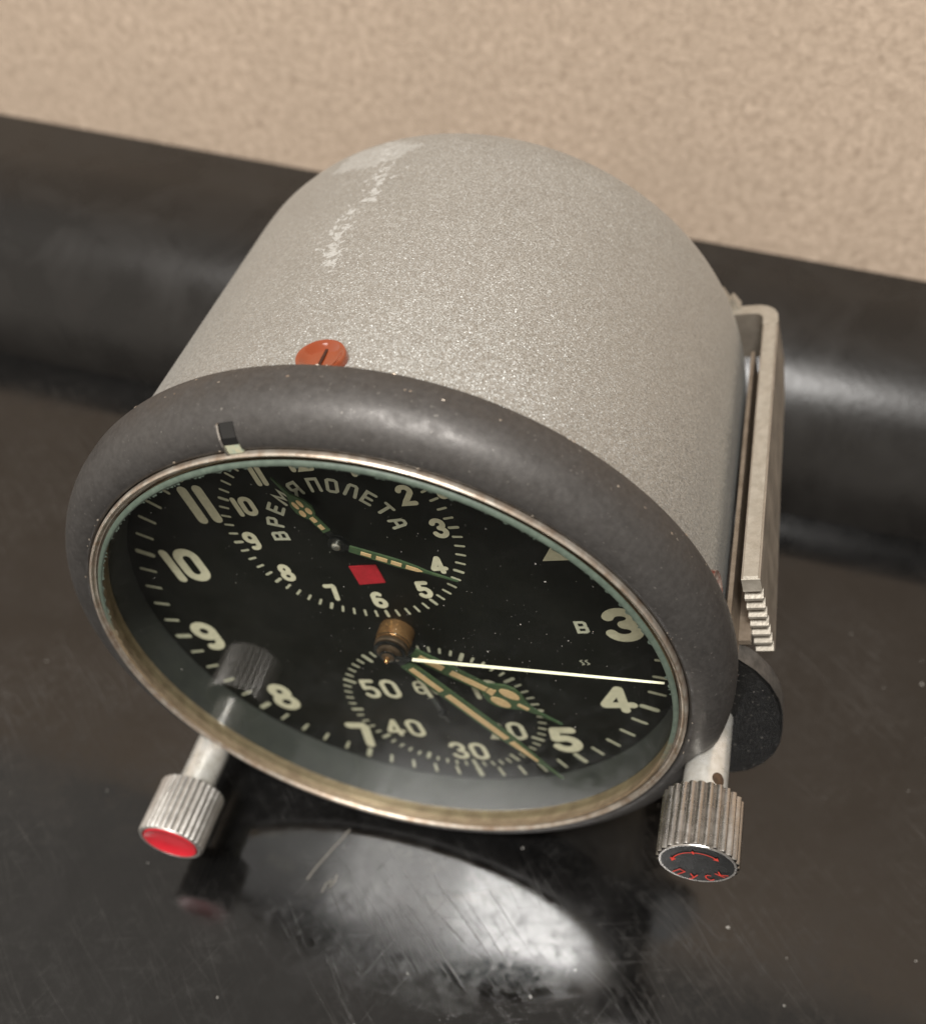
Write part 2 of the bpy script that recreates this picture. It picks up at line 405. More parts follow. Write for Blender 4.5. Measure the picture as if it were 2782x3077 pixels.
# glyphs in a box 0..w by 0..1 : (width, [(points, closed)])
def zero(w=0.56):
    r = w/2
    return arc(r, 1-r, r, r, 180, 0, 14) + arc(r, r, r, r, 0, -180, 14)
G = {
 '0': (0.52, [(zero(0.52), True)]),
 '1': (0.0, [([(0, 0), (0, 1)], False)]),
 '2': (0.55, [(arc(0.275, 0.73, 0.27, 0.27, 165, -20, 12) + [(0.40, 0.46), (0.16, 0.16), (0.06, 0.0), (0.56, 0.0)], False)]),
 '3': (0.54, [(arc(0.27, 0.755, 0.245, 0.245, 165, -75, 14) + [(0.30, 0.51)], False), (arc(0.27, 0.255, 0.27, 0.255, 80, -165, 16), False)]),
 '4': (0.64, [([(0.44, 0.0), (0.44, 0.96)], False), ([(0.42, 0.97), (0.03, 0.28)], False), ([(0.03, 0.25), (0.64, 0.25)], False)]),
 '5': (0.54, [([(0.50, 0.98), (0.10, 0.98)], False), ([(0.10, 0.98), (0.06, 0.54)], False), ([(0.06, 0.54)] + arc(0.265, 0.29, 0.265, 0.29, 112, -150, 16), False)]),
 '6': (0.52, [(arc(0.26, 0.27, 0.26, 0.27, 0, 360, 22)[:-1], True), ([(0.44, 0.92)] + arc(0.30, 0.72, 0.26, 0.28, 75, 165, 8) + [(0.005, 0.40), (0.0, 0.27)], False)]),
 '7': (0.46, [([(0.0, 1.0), (0.40, 1.0), (0.44, 0.90), (0.26, 0.0)], False)]),
 '8': (0.52, [(arc(0.26, 0.76, 0.215, 0.24, 0, 360, 20)[:-1], True), (arc(0.26, 0.26, 0.26, 0.26, 0, 360, 22)[:-1], True)]),
 '9': (0.52, [(arc(0.26, 0.73, 0.26, 0.27, 0, 360, 22)[:-1], True), ([(0.52, 0.73), (0.515, 0.55)] + arc(0.24, 0.28, 0.27, 0.28, 10, -110, 10), False)]),
 'В': (0.62, [([(0, 0), (0, 1), (0.46, 1), (0.58, 0.9), (0.58, 0.60), (0.48, 0.50), (0.62, 0.40), (0.62, 0.1), (0.5, 0.0)], True), ([(0.0, 0.5), (0.5, 0.5)], False)]),
 'Р': (0.6, [([(0, 0), (0, 1), (0.5, 1), (0.6, 0.9), (0.6, 0.55), (0.5, 0.45), (0.0, 0.45)], False)]),
 'Е': (0.6, [([(0.6, 1), (0.0, 1), (0.0, 0), (0.6, 0)], False), ([(0.0, 0.5), (0.52, 0.5)], False)]),
 'М': (0.8, [([(0, 0), (0.08, 1), (0.4, 0.3), (0.72, 1), (0.8, 0)], False)]),
 'Я': (0.6, [([(0.6, 0), (0.6, 1), (0.12, 1), (0, 0.88), (0, 0.55), (0.12, 0.43), (0.6, 0.43)], False), ([(0.3, 0.43), (0.0, 0.0)], False)]),
 'П': (0.62, [([(0, 0), (0, 1), (0.62, 1), (0.62, 0)], False)]),
 'О': (0.62, [([(0, 0.1), (0, 0.9), (0.12, 1), (0.5, 1), (0.62, 0.9), (0.62, 0.1), (0.5, 0), (0.12, 0)], True)]),
 'Л': (0.66, [([(0, 0), (0.14, 0.88), (0.24, 1), (0.56, 1), (0.66, 0.9), (0.66, 0)], False)]),
 'Т': (0.66, [([(0, 1), (0.66, 1)], False), ([(0.33, 1), (0.33, 0)], False)]),
 'А': (0.66, [([(0, 0), (0.10, 0.86), (0.22, 1), (0.44, 1), (0.56, 0.86), (0.66, 0)], False), ([(0.06, 0.4), (0.6, 0.4)], False)]),
 'У': (0.62, [([(0, 1), (0.33, 0.42)], False), ([(0.62, 1), (0.24, 0.0), (0.04, 0.0)], False)]),
 'С': (0.6, [([(0.6, 0.86)] + arc(0.32, 0.5, 0.32, 0.5, 60, 300, 14) + [(0.6, 0.14)], False)]),
 'К': (0.6, [([(0, 0), (0, 1)], False), ([(0.58, 1), (0.04, 0.46)], False), ([(0.2, 0.6), (0.6, 0)], False)]),
}
def write(bm, text, x, z, h, hw, y, gap=0.3, rot=0.0, sx=1.0, shear=0.0):
    """centre text on (x, z); rot turns it clockwise in degrees"""
    ws = [G[c][0]*h*sx for c in text]
    g = gap*h
    tot = sum(ws) + g*(len(text)-1)
    cur = -tot/2
    k = 0
    c, s = cos(rad(-rot)), sin(rad(-rot))
    for ch, wd in zip(text, ws):
        for pts, closed in G[ch][1]:
            yy = y - 0.0006*k; k += 1
            def put(p, yy=yy):
                return Vector((x + p.x*c - p.y*s, yy, z + p.x*s + p.y*c))*S
            q = [(cur + px*h*sx + shear*(py-0.5)*h, (py-0.5)*h) for px, py in pts]
            ribbon(bm, q, hw, put, closed)
        cur += wd + g
    return bm
def tick(bm, cx, cz, th, r0, r1, hw, y):
    a = rad(th)
    d = Vector((sin(a), cos(a)))
    pts = [(cx + d.x*r0, cz + d.y*r0), (cx + d.x*r1, cz + d.y*r1)]
    ribbon(bm, pts, hw, lambda p: Vector((p.x, y, p.y))*S)

# ------------------------------------------------------------------ setting
TY, LEDH = 2.26, 0.82
table = bpy.data.objects.new('tabletop', None); COL.objects.link(table)
table['label'] = 'glossy black scratched tabletop with a raised ledge along the back'
table['category'] = 'table'
def wbox(bm, x0, x1, y0, y1, z0, z1):
    v = [bm.verts.new(Vector((x, y, z))*S) for z in (z0, z1) for y in (y0, y1) for x in (x0, x1)]
    for q in ((0, 2, 3, 1), (4, 5, 7, 6), (0, 1, 5, 4), (2, 6, 7, 3), (1, 3, 7, 5), (0, 4, 6, 2)): bm.faces.new([v[i] for i in q])
bm = bmesh.new(); wbox(bm, -16, 14, -9, TY, -0.8, 0)
obj('table_surface', bm, M_table, table, smooth=False)
# ledge profile: a glossy quarter round rising from the tabletop, flat behind
prof = [(TY+0.002, -0.8), (TY+0.002, 0.0)]
prof += [(TY+0.002+LEDH-LEDH*cos(rad(a)), LEDH*sin(rad(a))) for a in range(3, 91, 3)]
prof += [(TY+5.0, LEDH), (TY+5.0, -0.8)]
bm = bmesh.new()
prism(bm, [(-16, y, z) for y, z in prof], (30, 0, 0))
obj('rolled_back_edge', fix(bm), M_ledge, table, sharp=40)
table.rotation_euler = (0, 0, rad(-2.4))
bm = bmesh.new(); wbox(bm, -16, 14, 0, 0.4, LEDH-0.01, 9)
wall = obj('wall', bm, M_wall, None, smooth=False); wall['kind'] = 'structure'
wall.location = (0, 3.38*S, 0); wall.rotation_euler = (0, 0, rad(-4.1))

# ------------------------------------------------------------------ case, bezel, ring, glass
bm = lathe(bmesh.new(), [(1.0, 0.20), (1.076, 0.205), (1.08, 0.24), (1.08, 1.50), (1.078, 1.56), (1.068, 1.61), (1.045, 1.645), (1.0, 1.66), (0.0, 1.66)], n=192)
case = obj('case', fix(bm), M_case, root, sharp=50)
bp = [(1.001, 0.10), (1.001, 0.030), (1.006, 0.017), (1.014, 0.012)]
bp += [(1.014 + 0.123*sin(rad(a)), 0.160 - 0.148*cos(rad(a))) for a in range(6, 91, 6)]
bp += [(1.137, 0.185), (1.132, 0.205), (1.118, 0.222), (1.082, 0.232)]
bm = lathe(bmesh.new(), bp, n=192)
for v in bm.verts:            # scallops that clear the two knob stems (and a slightly slimmer left flank)
    r0_ = math.hypot(v.co.x, v.co.z)/S
    an_ = math.degrees(math.atan2(v.co.x, v.co.z)) % 360
    if r0_ > 1.0:
        k0_ = 1 - 0.17*math.exp(-((an_-250)/32)**2)
        f0_ = (1.0 + (r0_-1.0)*k0_)/r0_
        v.co.x *= f0_; v.co.z *= f0_
    for kx, kz in ((KX, KZ), (LX, LZ)):
        q = Vector((v.co.x/S-kx, v.co.z/S-kz))
        if q.length < 0.080 and v.co.y > 0.012*S:
            c_ = Vector((-kx, -kz)).normalized()
            tq = q - c_*q.dot(c_)
            q2 = tq + c_*math.sqrt(max(0.0, 0.080**2 - tq.length**2))
            p2 = Vector((q2.x+kx, q2.y+kz))
            if p2.length < 1.001: p2 = p2.normalized()*1.001
            v.co.x = p2.x*S; v.co.z = p2.y*S
def keep_above(bm):           # flat worn where the clock rests on the tabletop
    for v in bm.verts:
        h = U.dot(v.co)/S - CLR - 0.003
        if h < 0: v.co -= U*h*S
keep_above(bm)
bezel = obj('bezel', fix(bm), M_bezel, root, sharp=60)
bm = lathe(bmesh.new(), [(1.0, 0.05), (1.0, 0.010), (0.9985, 0.003), (0.995, 0.0), (0.9905, 0.002), (0.988, 0.010), (0.9865, 0.0125), (0.983, 0.011), (0.980, 0.013), (0.979, 0.020), (0.975, 0.021), (0.972, 0.024), (0.971, 0.045)], n=192)
ring = obj('retaining_ring', fix(bm), M_ring, root, sharp=60)
bm = lathe(bmesh.new(), [(0.9555, 0.006), (0.957, 0.018), (0.9615, 0.020), (0.962, 0.034), (0.966, 0.036), (0.9665, 0.050), (0.970, 0.054), (0.9705, 0.076)], n=192)
obj('brass_seat', fix(bm), M_brassring, root, sharp=20)
bm = bmesh.new(); rows = []
N = 360
for k, (r, y) in enumerate(((0.955, 0.004), (0.9565, 0.0015), (0.960, 0.0), (0.9705, 0.0045), (0.9725, 0.010))):
    rows.append([bm.verts.new(Vector((r*sin(2*PI*i/N), y, r*cos(2*PI*i/N)))*S) for i in range(N)])
for a, b in zip(rows, rows[1:]):
    for i in range(N):
        j = (i+1) % N; bm.faces.new((a[i], a[j], b[j], b[i]))
glass_bm = bmesh.new()
YG = 0.032
lathe(glass_bm, [(0.0, YG), (0.9655, YG)], n=192)
for f in glass_bm.faces:
    f.normal_update()
    if f.normal.y > 0: f.normal_flip()
glass = obj('glass', glass_bm, M_glass, root, smooth=False)
obj('sealing_ring', fix(bm), M_green, root, sharp=60)
# chipped inner edge of the seal: little flakes creeping in over the glass
bm = bmesh.new()
for i in range(120):
    t = random.uniform(-1.4, 1.7); rr = 0.955
    wd = random.uniform(0.004, 0.016); dp = random.uniform(0.002, 0.008)
    vs = [bm.verts.new(Vector((q*sin(t+a), 0.0035 + 0.0004*i/120, q*cos(t+a)))*S) for q, a in ((rr+0.001, -wd), (rr-dp*random.uniform(.3, 1), -wd*0.4), (rr-dp, wd*0.3), (rr+0.001, wd))]
    f = bm.faces.new(vs); f.normal_update()
    if f.normal.y > 0: f.normal_flip()
fl = obj('seal_flake', bm, M_green, glass, smooth=False); fl['kind'] = 'stuff'
bm = lathe(bmesh.new(), [(0.9704, 0.077), (0.968, 0.2138)], n=192)
for f in bm.faces:
    f.normal_update()
    if f.normal.dot(f.calc_center_median().normalized()) > 0: f.normal_flip()
obj('inner_wall', bm, M_dark, root)

# notch at the top of the bezel
def bezel_y(r): return 0.160 - 0.148*cos(math.asin(min(1, max(0, (r-1.014)/0.123))))
bm = bmesh.new()
rs = [1.002, 1.012, 1.03, 1.05, 1.07, 1.085]
L0 = [bm.verts.new(Vector((-0.022, bezel_y(r)-0.0025, r))*S) for r in rs]
L1 = [bm.verts.new(Vector((0.022, bezel_y(r)-0.0025, r))*S) for r in rs]
for i in range(len(rs)-1):
    f = bm.faces.new((L0[i], L1[i], L1[i+1], L0[i+1])); f.material_index = 0 if i >= 2 else 1
ext = bmesh.ops.extrude_face_region(bm, geom=bm.faces[:])
for v in [g for g in ext['geom'] if isinstance(g, bmesh.types.BMVert)]: v.co.y += 0.03*S
obj('index_notch', fix(bm), [M_gloss, M_pale], root, smooth=False)
bm = bmesh.new()
prism(bm, [(-0.029, bezel_y(r)-0.007, r) for r in rs] + [(-0.029, bezel_y(r)+0.02, r) for r in rs[::-1]], (0.006, 0, 0))
obj('notch_lip', fix(bm), M_knob, root, smooth=False)

# ------------------------------------------------------------------ dial and its print
YD = 0.214
bm = lathe(bmesh.new(), [(0.0, YD), (0.972, YD), (0.972, YD+0.03)], n=128)
dial = obj('dial', fix(bm), M_dial, root)
def dial_part(name, bm, m):
    for f in bm.faces:
        f.normal_update()
        if f.normal.y > 0: f.normal_flip()
    o = obj(name, bm, m, dial, smooth=False); return o
Y1 = YD - 0.0012
ZU, ZL = 0.476, -0.473
def num(txt, x, z, h, hw, gap=0.3, m=None, sx=1.0):
    dial_part('numeral', write(bmesh.new(), txt, x, z, h, hw, Y1 - 0.0006, gap, sx=sx), m or M_lume)
# hour numerals
for txt, x, z in (('1', 0.40, 0.675), ('2', 0.685, 0.392), ('3', 0.790, 0.000), ('4', 0.680, -0.402), ('5', 0.425, -0.660), ('8', -0.668, -0.394), ('9', -0.797, -0.004)):
    num(txt, x, z, 0.128 if txt != '8' else 0.135, (0.0165 if txt == '4' else 0.0195) if txt in '2345' else 0.018, sx=1.25 if txt in '2345' else 1.1)
num('7', -0.425, -0.655, 0.135, 0.0195, sx=1.1)
num('10', -0.655, 0.381, 0.130, 0.0175, 0.36)
num('11', -0.432, 0.652, 0.130, 0.0185, 0.44)
# minute track
bm = bmesh.new()
for k in range(60):
    big = k % 5 == 0
    tick(bm, 0, 0, 6*k, 0.880, 0.932, 0.0105 if big else 0.0062, Y1)
dial_part('minute_track', bm, M_tick)
# flight-time register
bm = bmesh.new()
for k in range(60):
    big = k % 5 == 0
    if not (ZU + 0.383*cos(rad(6*k)) < -0.0 and False):
        tick(bm, 0, ZU, 6*k, 0.371, 0.397, 0.0058 if big else 0.0044, Y1 - 0.0003)
dial_part('flight_time_track', bm, M_tick)
for txt, x, z in (('1', 0.158, 0.75), ('2', 0.284, 0.620), ('3', 0.337, 0.477), ('4', 0.273, 0.318), ('5', 0.181, 0.206), ('6', -0.001, 0.163), ('7', -0.155, 0.210), ('8', -0.283, 0.318), ('9', -0.332, 0.477), ('10', -0.274, 0.629), ('11', -0.160, 0.748), ('12', 0.0, 0.790)):
    num(txt, x, z, 0.066, 0.0092, 0.36, sx=1.0)
bm = bmesh.new()
for ch, th in zip('ВРЕМЯПОЛЕТА', (-86, -69, -52, -35, -17, 2, 17.5, 33, 48, 64, 81)):
    write(bm, ch, 0.216*sin(rad(th)), ZU + 0.216*cos(rad(th)), 0.048, 0.0056, Y1 - 0.0006, rot=th)
dial_part('flight_time_lettering', bm, M_print)
bm = bmesh.new()
prism_xz(bm, [(-0.037, 0.244), (0.060, 0.249), (0.061, 0.333), (-0.038, 0.333)], Y1 - 0.002, YD - 0.0002)
dial_part('red_flag_window', bm, M_flag)
# small seconds register
bm = bmesh.new()
for k in range(60):
    if k % 5 == 0: tick(bm, 0, ZL, 6*k, 0.350, 0.388, 0.0075, Y1 - 0.0009)
    else: tick(bm, 0, ZL, 6*k, 0.363, 0.387, 0.0048, Y1 - 0.0009)
dial_part('small_seconds_track', bm, M_tick)
for txt, x, z in (('60', -0.015, -0.332), ('10', 0.215, -0.345), ('20', 0.205, -0.607), ('30', 0.004, -0.753), ('40', -0.217, -0.597), ('50', -0.212, -0.338)):
    num(txt, x, z, 0.098 if txt != '60' else 0.07, 0.0098 if txt != '60' else 0.006, 0.36, M_lume)
bm = write(bmesh.new(), 'В', 0.657, -0.006, 0.05, 0.0058, Y1 - 0.0006); dial_part('dial_letter', bm, M_print)
bm = bmesh.new()
for dx in (-0.009, 0.009):
    pts = [(0.620+dx+0.006*sin(a*1.9), -0.191+0.012-0.004*i) for i, a in enumerate((0.2, -1, -1.4, 0, 1.4, 1, -0.2))]
    ribbon(bm, pts, 0.0018, lambda p: Vector((p.x, Y1-0.0006, p.y))*S)
dial_part('tiny_dial_mark', bm, M_print)

# ------------------------------------------------------------------ hub and hands
bm = lathe(bmesh.new(), [(0.063, YD-0.0005), (0.063, 0.158), (0.060, 0.152), (0.055, 0.150), (0.0, 0.150)], n=48)
hub = obj('hub', fix(bm), M_hub, root)
bm = lathe(bmesh.new(), [(0.050, 0.1495), (0.050, 0.146), (0.060, 0.144), (0.060, 0.134), (0.056, 0.130), (0.044, 0.129), (0.044, 0.112), (0.038, 0.108), (0.024, 0.108), (0.024, 0.096), (0.018, 0.092), (0.0, 0.091)], n=48)
obj('hub_boss', fix(bm), M_hubdark, hub)
bm = lathe(bmesh.new(), [(0.010, 0.0925), (0.010, 0.080), (0.006, 0.074), (0.0, 0.073)], n=24)
obj('hub_pin', fix(bm), M_hub, hub)
def hand_poly(bm, th, cx, cz, outline, y0, y1, mi=0):
    """outline: list of (r, half width); closed flat blade with thickness"""
    a = rad(th); d = Vector((sin(a), cos(a))); n = Vector((cos(a), -sin(a)))
    pts = [(cx + d.x*r + n.x*hw, cz + d.y*r + n.y*hw) for r, hw in outline]
    pts += [(cx + d.x*r - n.x*hw, cz + d.y*r - n.y*hw) for r, hw in outline[::-1] if hw > 1e-6]
    prism_xz(bm, pts, y0, y1, mi)
def hand_off(bm, th, cx, cz, outline, y0, y1):
    """outline: free (r, w) polygon"""
    a = rad(th); d = Vector((sin(a), cos(a))); n = Vector((cos(a), -sin(a)))
    prism_xz(bm, [(cx + d.x*r + n.x*q, cz + d.y*r + n.y*q) for r, q in outline], y0, y1)
def hand(name, th, cx, cz, blade, inlays, y, boss=None, m=M_hand, thick=0.008):
    bm = bmesh.new(); hand_poly(bm, th, cx, cz, blade, y, y+thick)
    o = obj(name, fix(bm), m, root, smooth=False)
    if boss:
        bm = lathe(bmesh.new(), [(0.0, y+0.001), (boss, y+0.001), (boss, y+thick-0.001), (0, y+thick-0.001)], cx, cz, 40)
        arm = blade[0][0] + 0.004
        a = rad(th); d = Vector((sin(a), cos(a))); n = Vector((cos(a), -sin(a)))
        hw = blade[0][1]*0.9
        prism_xz(bm, [(cx+d.x*r+n.x*q, cz+d.y*r+n.y*q) for r, q in ((boss*0.6, -hw), (arm-0.005, -hw), (arm-0.005, hw), (boss*0.6, hw))], y+0.002, y+thick-0.002)
        obj('hand_boss', fix(bm), M_handblack, o, smooth=False)
    for pl in inlays:
        bm = bmesh.new(); hand_off(bm, th, cx, cz, pl, y-0.0025, y+0.002)
        obj('lume_inlay', fix(bm), M_peach, o, smooth=False)
    return o
def bar(r0, r1, w): return [(r0, -w), (r1, -w), (r1, w), (r0, w)]
def lobe(rc, wc, rl, wl, n=16, tilt=0.0):
    return [(rc + rl*cos(2*PI*i/n)*cos(tilt) - wl*sin(2*PI*i/n)*sin(tilt), wc + rl*cos(2*PI*i/n)*sin(tilt) + wl*sin(2*PI*i/n)*cos(tilt)) for i in range(n)]
hand('hour_hand', 135.0, 0, 0,
     [(0.075, 0.030), (0.20, 0.030), (0.355, 0.026), (0.375, 0.045), (0.405, 0.066), (0.440, 0.070), (0.475, 0.056), (0.51, 0.028), (0.54, 0.013), (0.58, 0.007), (0.672, 0.002)],
     [bar(0.10, 0.195, 0.014), bar(0.225, 0.365, 0.013), [(0.37, -0.013), (0.395, -0.020), (0.398, 0.020), (0.37, 0.013)], lobe(0.440, 0.033, 0.040, 0.020), lobe(0.440, -0.033, 0.040, 0.020), bar(0.492, 0.535, 0.007)],
     0.152, 0.062)
hand('minute_hand', 152.8, 0, 0,
     [(0.075, 0.027), (0.30, 0.027), (0.56, 0.027), (0.60, 0.025), (0.74, 0.011), (0.80, 0.005), (0.88, 0.0018)],
     [bar(0.10, 0.245, 0.011), bar(0.275, 0.575, 0.0125), [(0.60, -0.013), (0.74, -0.005), (0.74, 0.005), (0.60, 0.013)]],
     0.116, 0.056)
bm = bmesh.new()
a = rad(99.4); d3 = Vector((sin(a), 0, cos(a))); n3 = Vector((-cos(a), 0, sin(a)))
rows = []
for r, q in ((0.088, 0.0062), (0.5, 0.0055), (0.92, 0.0042)):
    rows.append([bm.verts.new((d3*r + n3*(q*u) + Vector((0, 0.097 + q*v, 0)))*S) for u, v in ((1, 0.45), (0.12, -1.06), (-0.7, -0.1), (0, 0.6))])
for p_, q_ in zip(rows, rows[1:]):
    for k in range(4): bm.faces.new((p_[k], p_[(k+1) % 4], q_[(k+1) % 4], q_[k]))
bm.faces.new(rows[0]); bm.faces.new(rows[-1][::-1])
so = obj('second_hand', fix(bm), M_second, root, smooth=False)
bm = lathe(bmesh.new(), [(0.0, 0.0955), (0.030, 0.0955), (0.030, 0.101), (0.0, 0.101)], n=32)
a = rad(99.4)
hand_poly(bm, 99.4, 0, 0, [(0.02, 0.009), (0.0875, 0.009)], 0.097, 0.101)
obj('hand_boss', fix(bm), M_handblack, so, smooth=False)
YF = 0.180
hand('flight_hour_hand', -18.5, 0, ZU,
     [(0.052, 0.014), (0.118, 0.015), (0.132, 0.026), (0.155, 0.034), (0.185, 0.030), (0.205, 0.018), (0.225, 0.007), (0.30, 0.0018)],
     [bar(0.066, 0.086, 0.007), bar(0.100, 0.122, 0.0075), lobe(0.146, 0.0135, 0.014, 0.009), lobe(0.146, -0.0135, 0.014, 0.009), lobe(0.182, 0.010, 0.016, 0.007), lobe(0.182, -0.010, 0.016, 0.007)],
     YF, 0.030, thick=0.006)
hand('flight_minute_hand', 119.5, 0, ZU,
     [(0.040, 0.013), (0.12, 0.016), (0.20, 0.017), (0.255, 0.012), (0.29, 0.005), (0.392, 0.0015)],
     [bar(0.078, 0.112, 0.0065), bar(0.128, 0.164, 0.0075), bar(0.176, 0.210, 0.0075), [(0.224, -0.008), (0.262, -0.007), (0.278, 0.0), (0.262, 0.007), (0.224, 0.008)]],
     YF - 0.012, 0.030, thick=0.006)
bm = lathe(bmesh.new(), [(0.016, YF-0.010), (0.016, YF-0.020), (0.011, YF-0.024), (0.0, YF-0.022)], 0, ZU, 32)
obj('register_pin', fix(bm), M_knob, root)
bm = bmesh.new(); hand_poly(bm, -3, 0, ZL, [(-0.06, 0.006), (0.0, 0.010), (0.09, 0.011), (0.26, 0.010), (0.30, 0.003)], 0.196, 0.201)
sm = obj('small_seconds_hand', fix(bm), M_handblack, root, smooth=False)
bm = bmesh.new(); hand_off(bm, -3, 0, ZL, bar(0.105, 0.262, 0.0085), 0.193, 0.198); obj('lume_inlay', fix(bm), M_lume, sm, smooth=False)
bm = lathe(bmesh.new(), [(0.014, 0.199), (0.014, 0.188), (0.006, 0.184), (0.0, 0.184)], 0, ZL, 24); obj('hand_boss', fix(bm), M_handblack, sm)

# ------------------------------------------------------------------ knobs
def knob(name, x, z, yb, yf, R, nf, m, depth):
    k = nf*8
    rf = lambda t: 1 - depth*(1-abs(sin(nf*t/2)))
    bm = lathe(bmesh.new(), [(R*0.45, yb), (R*0.90, yb), (R, yb+0.012), (R, yf+0.010), (R*0.985, yf+0.004)], x, z, k, rf)
    lathe(bm, [(R*0.938, yf+0.0035), (R*0.925, yf), (R*0.87, yf), (R*0.86, yf+0.004)], x, z, k)
    o = obj(name, fix(bm), m, root, sharp=40)
    return o
def stem(x, z, y0, y1, r, parent, m):
    bm = lathe(bmesh.new(), [(0.0, y0), (r*0.92, y0), (r, y0+0.006), (r, y1)], x, z, 48)
    return obj('stem', fix(bm), m, parent)
KYB, KYF = -0.100, -0.308
kn = knob('start_knob', KX, KZ, KYB, KYF, 0.129, 26, M_knob, 0.095)
st = stem(KX, KZ, KYB+0.002, 0.30, 0.072, kn, M_stem)
bm = lathe(bmesh.new(), [(0.0, KYF-0.0005), (0.1115, KYF-0.0005), (0.1115, KYF+0.01)], KX, KZ, 64)
fc = obj('knob_face', fix(bm), M_knobface, kn)
bm = bmesh.new()
for ch, th in zip('ПУСК', (231, 198, 164, 130)):
    a = rad(th); write(bm, ch, KX + 0.086*sin(a), KZ + 0.086*cos(a), 0.033, 0.0023, KYF-0.0030, rot=th-180)
pts = [(KX + 0.078*sin(rad(a)), KZ + 0.078*cos(rad(a))) for a in range(-62, 56, 4)]
ribbon(bm, pts, 0.0021, lambda p: Vector((p.x, KYF-0.0030, p.y))*S)
for a0, da in ((-72, 16), (62, -13)):
    f = bm.faces.new([bm.verts.new(Vector((KX + r*sin(rad(t)), KYF-0.0036, KZ + r*cos(rad(t))))*S) for r, t in ((0.078, a0-da*0.3), (0.088, a0+da*0.7), (0.068, a0+da*0.7))])
ribbon(bm, [(KX+0.072*sin(rad(0)), KZ+0.072), (KX, KZ+0.085)], 0.003, lambda p: Vector((p.x, KYF-0.0036, p.y))*S)
for f in bm.faces:
    f.normal_update()
    if f.normal.y > 0: f.normal_flip()
o = obj('engraved_lettering', bm, M_redline, kn, smooth=False)
# drilled pin hole in the stem, a shallow dished cup on the camera side
hd = Vector((0.72, 0, 0.69)).normalized()
hc = Vector((KX, -0.035, KZ)) + hd*0.0715
bm = bmesh.new()
ta = Vector((0, 1, 0)); tb = hd.cross(ta)
rings = []
for rr, dp in ((0.023, 0.0006), (0.020, 0.0014), (0.012, 0.0012), (0.0, 0.0009)):
    if rr == 0: rings.append([bm.verts.new((hc + hd*dp)*S)])
    else: rings.append([bm.verts.new((hc + hd*(dp - (rr*cos(2*PI*i/20))**2*0 - ((rr*sin(2*PI*i/20))**2)/(2*0.072)) + ta*rr*cos(2*PI*i/20) + tb*rr*sin(2*PI*i/20))*S) for i in range(20)])
for a, b in zip(rings, rings[1:]):
    for i in range(20):
        j = (i+1) % 20
        if len(b) == 1: bm.faces.new((a[i], a[j], b[0]))
        else: bm.faces.new((a[i], a[j], b[j], b[i]))
obj('pin_hole', fix(bm), M_hubdark, kn)
LYB, LYF = -0.190, -0.398
kl = knob('winding_knob', LX, LZ, LYB, LYF, 0.127, 30, M_knobmatte, 0.06)
stem(LX, LZ, LYB+0.002, 0.30, 0.070, kl, M_stem)
bm = lathe(bmesh.new(), [(0.0, LYF+0.014), (0.04, LYF+0.013), (0.072, LYF+0.009), (0.091, LYF+0.002), (0.099, LYF-0.0025), (0.1035, LYF-0.002), (0.105, LYF+0.007)], LX, LZ, 64)
rd = obj('red_cap', fix(bm), M_red, kl); rd['label'] = 'dished red enamel cap'

# ------------------------------------------------------------------ lugs
out = [(0.80, -0.35), (1.00, -0.16), (1.075, -0.19), (1.115, -0.225), (1.160, -0.285), (1.195, -0.36), (1.215, -0.45), (1.216, -0.53), (1.205, -0.62), (1.188, -0.70), (1.160, -0.77), (1.115, -0.835), (1.060, -0.880), (1.000, -0.900), (0.94, -0.895), (0.80, -0.86)]
def lug(poly):
    bm = prism_xz(bmesh.new(), poly, 0.236, 0.315, 1)
    keep_above(bm)
    bmesh.ops.recalc_face_normals(bm, faces=bm.faces[:])
    eds = [e for e in bm.edges if abs(e.verts[0].co.y - e.verts[1].co.y) < 1e-7 and e.verts[0].co.y < 0.24*S]
    bmesh.ops.bevel(bm, geom=eds, offset=0.008*S, segments=2, affect='EDGES')
    return obj('mounting_lug', bm, [M_lug, M_lugedge], root, sharp=30)
lug(out)
ca, sa = cos(rad(7.5)), sin(rad(7.5))
ml = [(-x, z) for x, z in out][::-1]
lug([(x*ca + z*sa, -x*sa + z*ca) for x, z in ml])

# ------------------------------------------------------------------ side bracket
br = bpy.data.objects.new('side_bracket', None)
x0, x1 = 1.150, 1.207
bm = bmesh.new()
# long plate with a toothed front edge, outline in (y, z)
pl = [(1.66, 0.04), (0.36, 0.04), (0.352, 0.032), (0.350, -0.005)]
nt = 7; z = -0.01; dz = 0.044
for k in range(nt):
    pl += [(0.346, z-0.006), (0.374, z-0.020), (0.376, z-0.026), (0.346, z-0.040)]
    z -= dz
pl += [(0.365, z-0.004), (0.37, -0.345), (1.10, -0.26), (1.56, -0.235), (1.66, -0.17)]
prism(bm, [(x0, y, q) for y, q in pl], (x1-x0, 0, 0), 1, 0)
bmesh.ops.recalc_face_normals(bm, faces=bm.faces[:])
eds = [e for e in bm.edges if abs(e.verts[0].co.z-0.04*S) < 1e-7 and abs(e.verts[1].co.z-0.04*S) < 1e-7 and abs(e.verts[0].co.x-e.verts[1].co.x) < 1e-7]
bmesh.ops.bevel(bm, geom=eds, offset=0.006*S, segments=2, affect='EDGES')
brk = obj('side_bracket', bm, [M_brkt, M_brktedge], root, sharp=30)
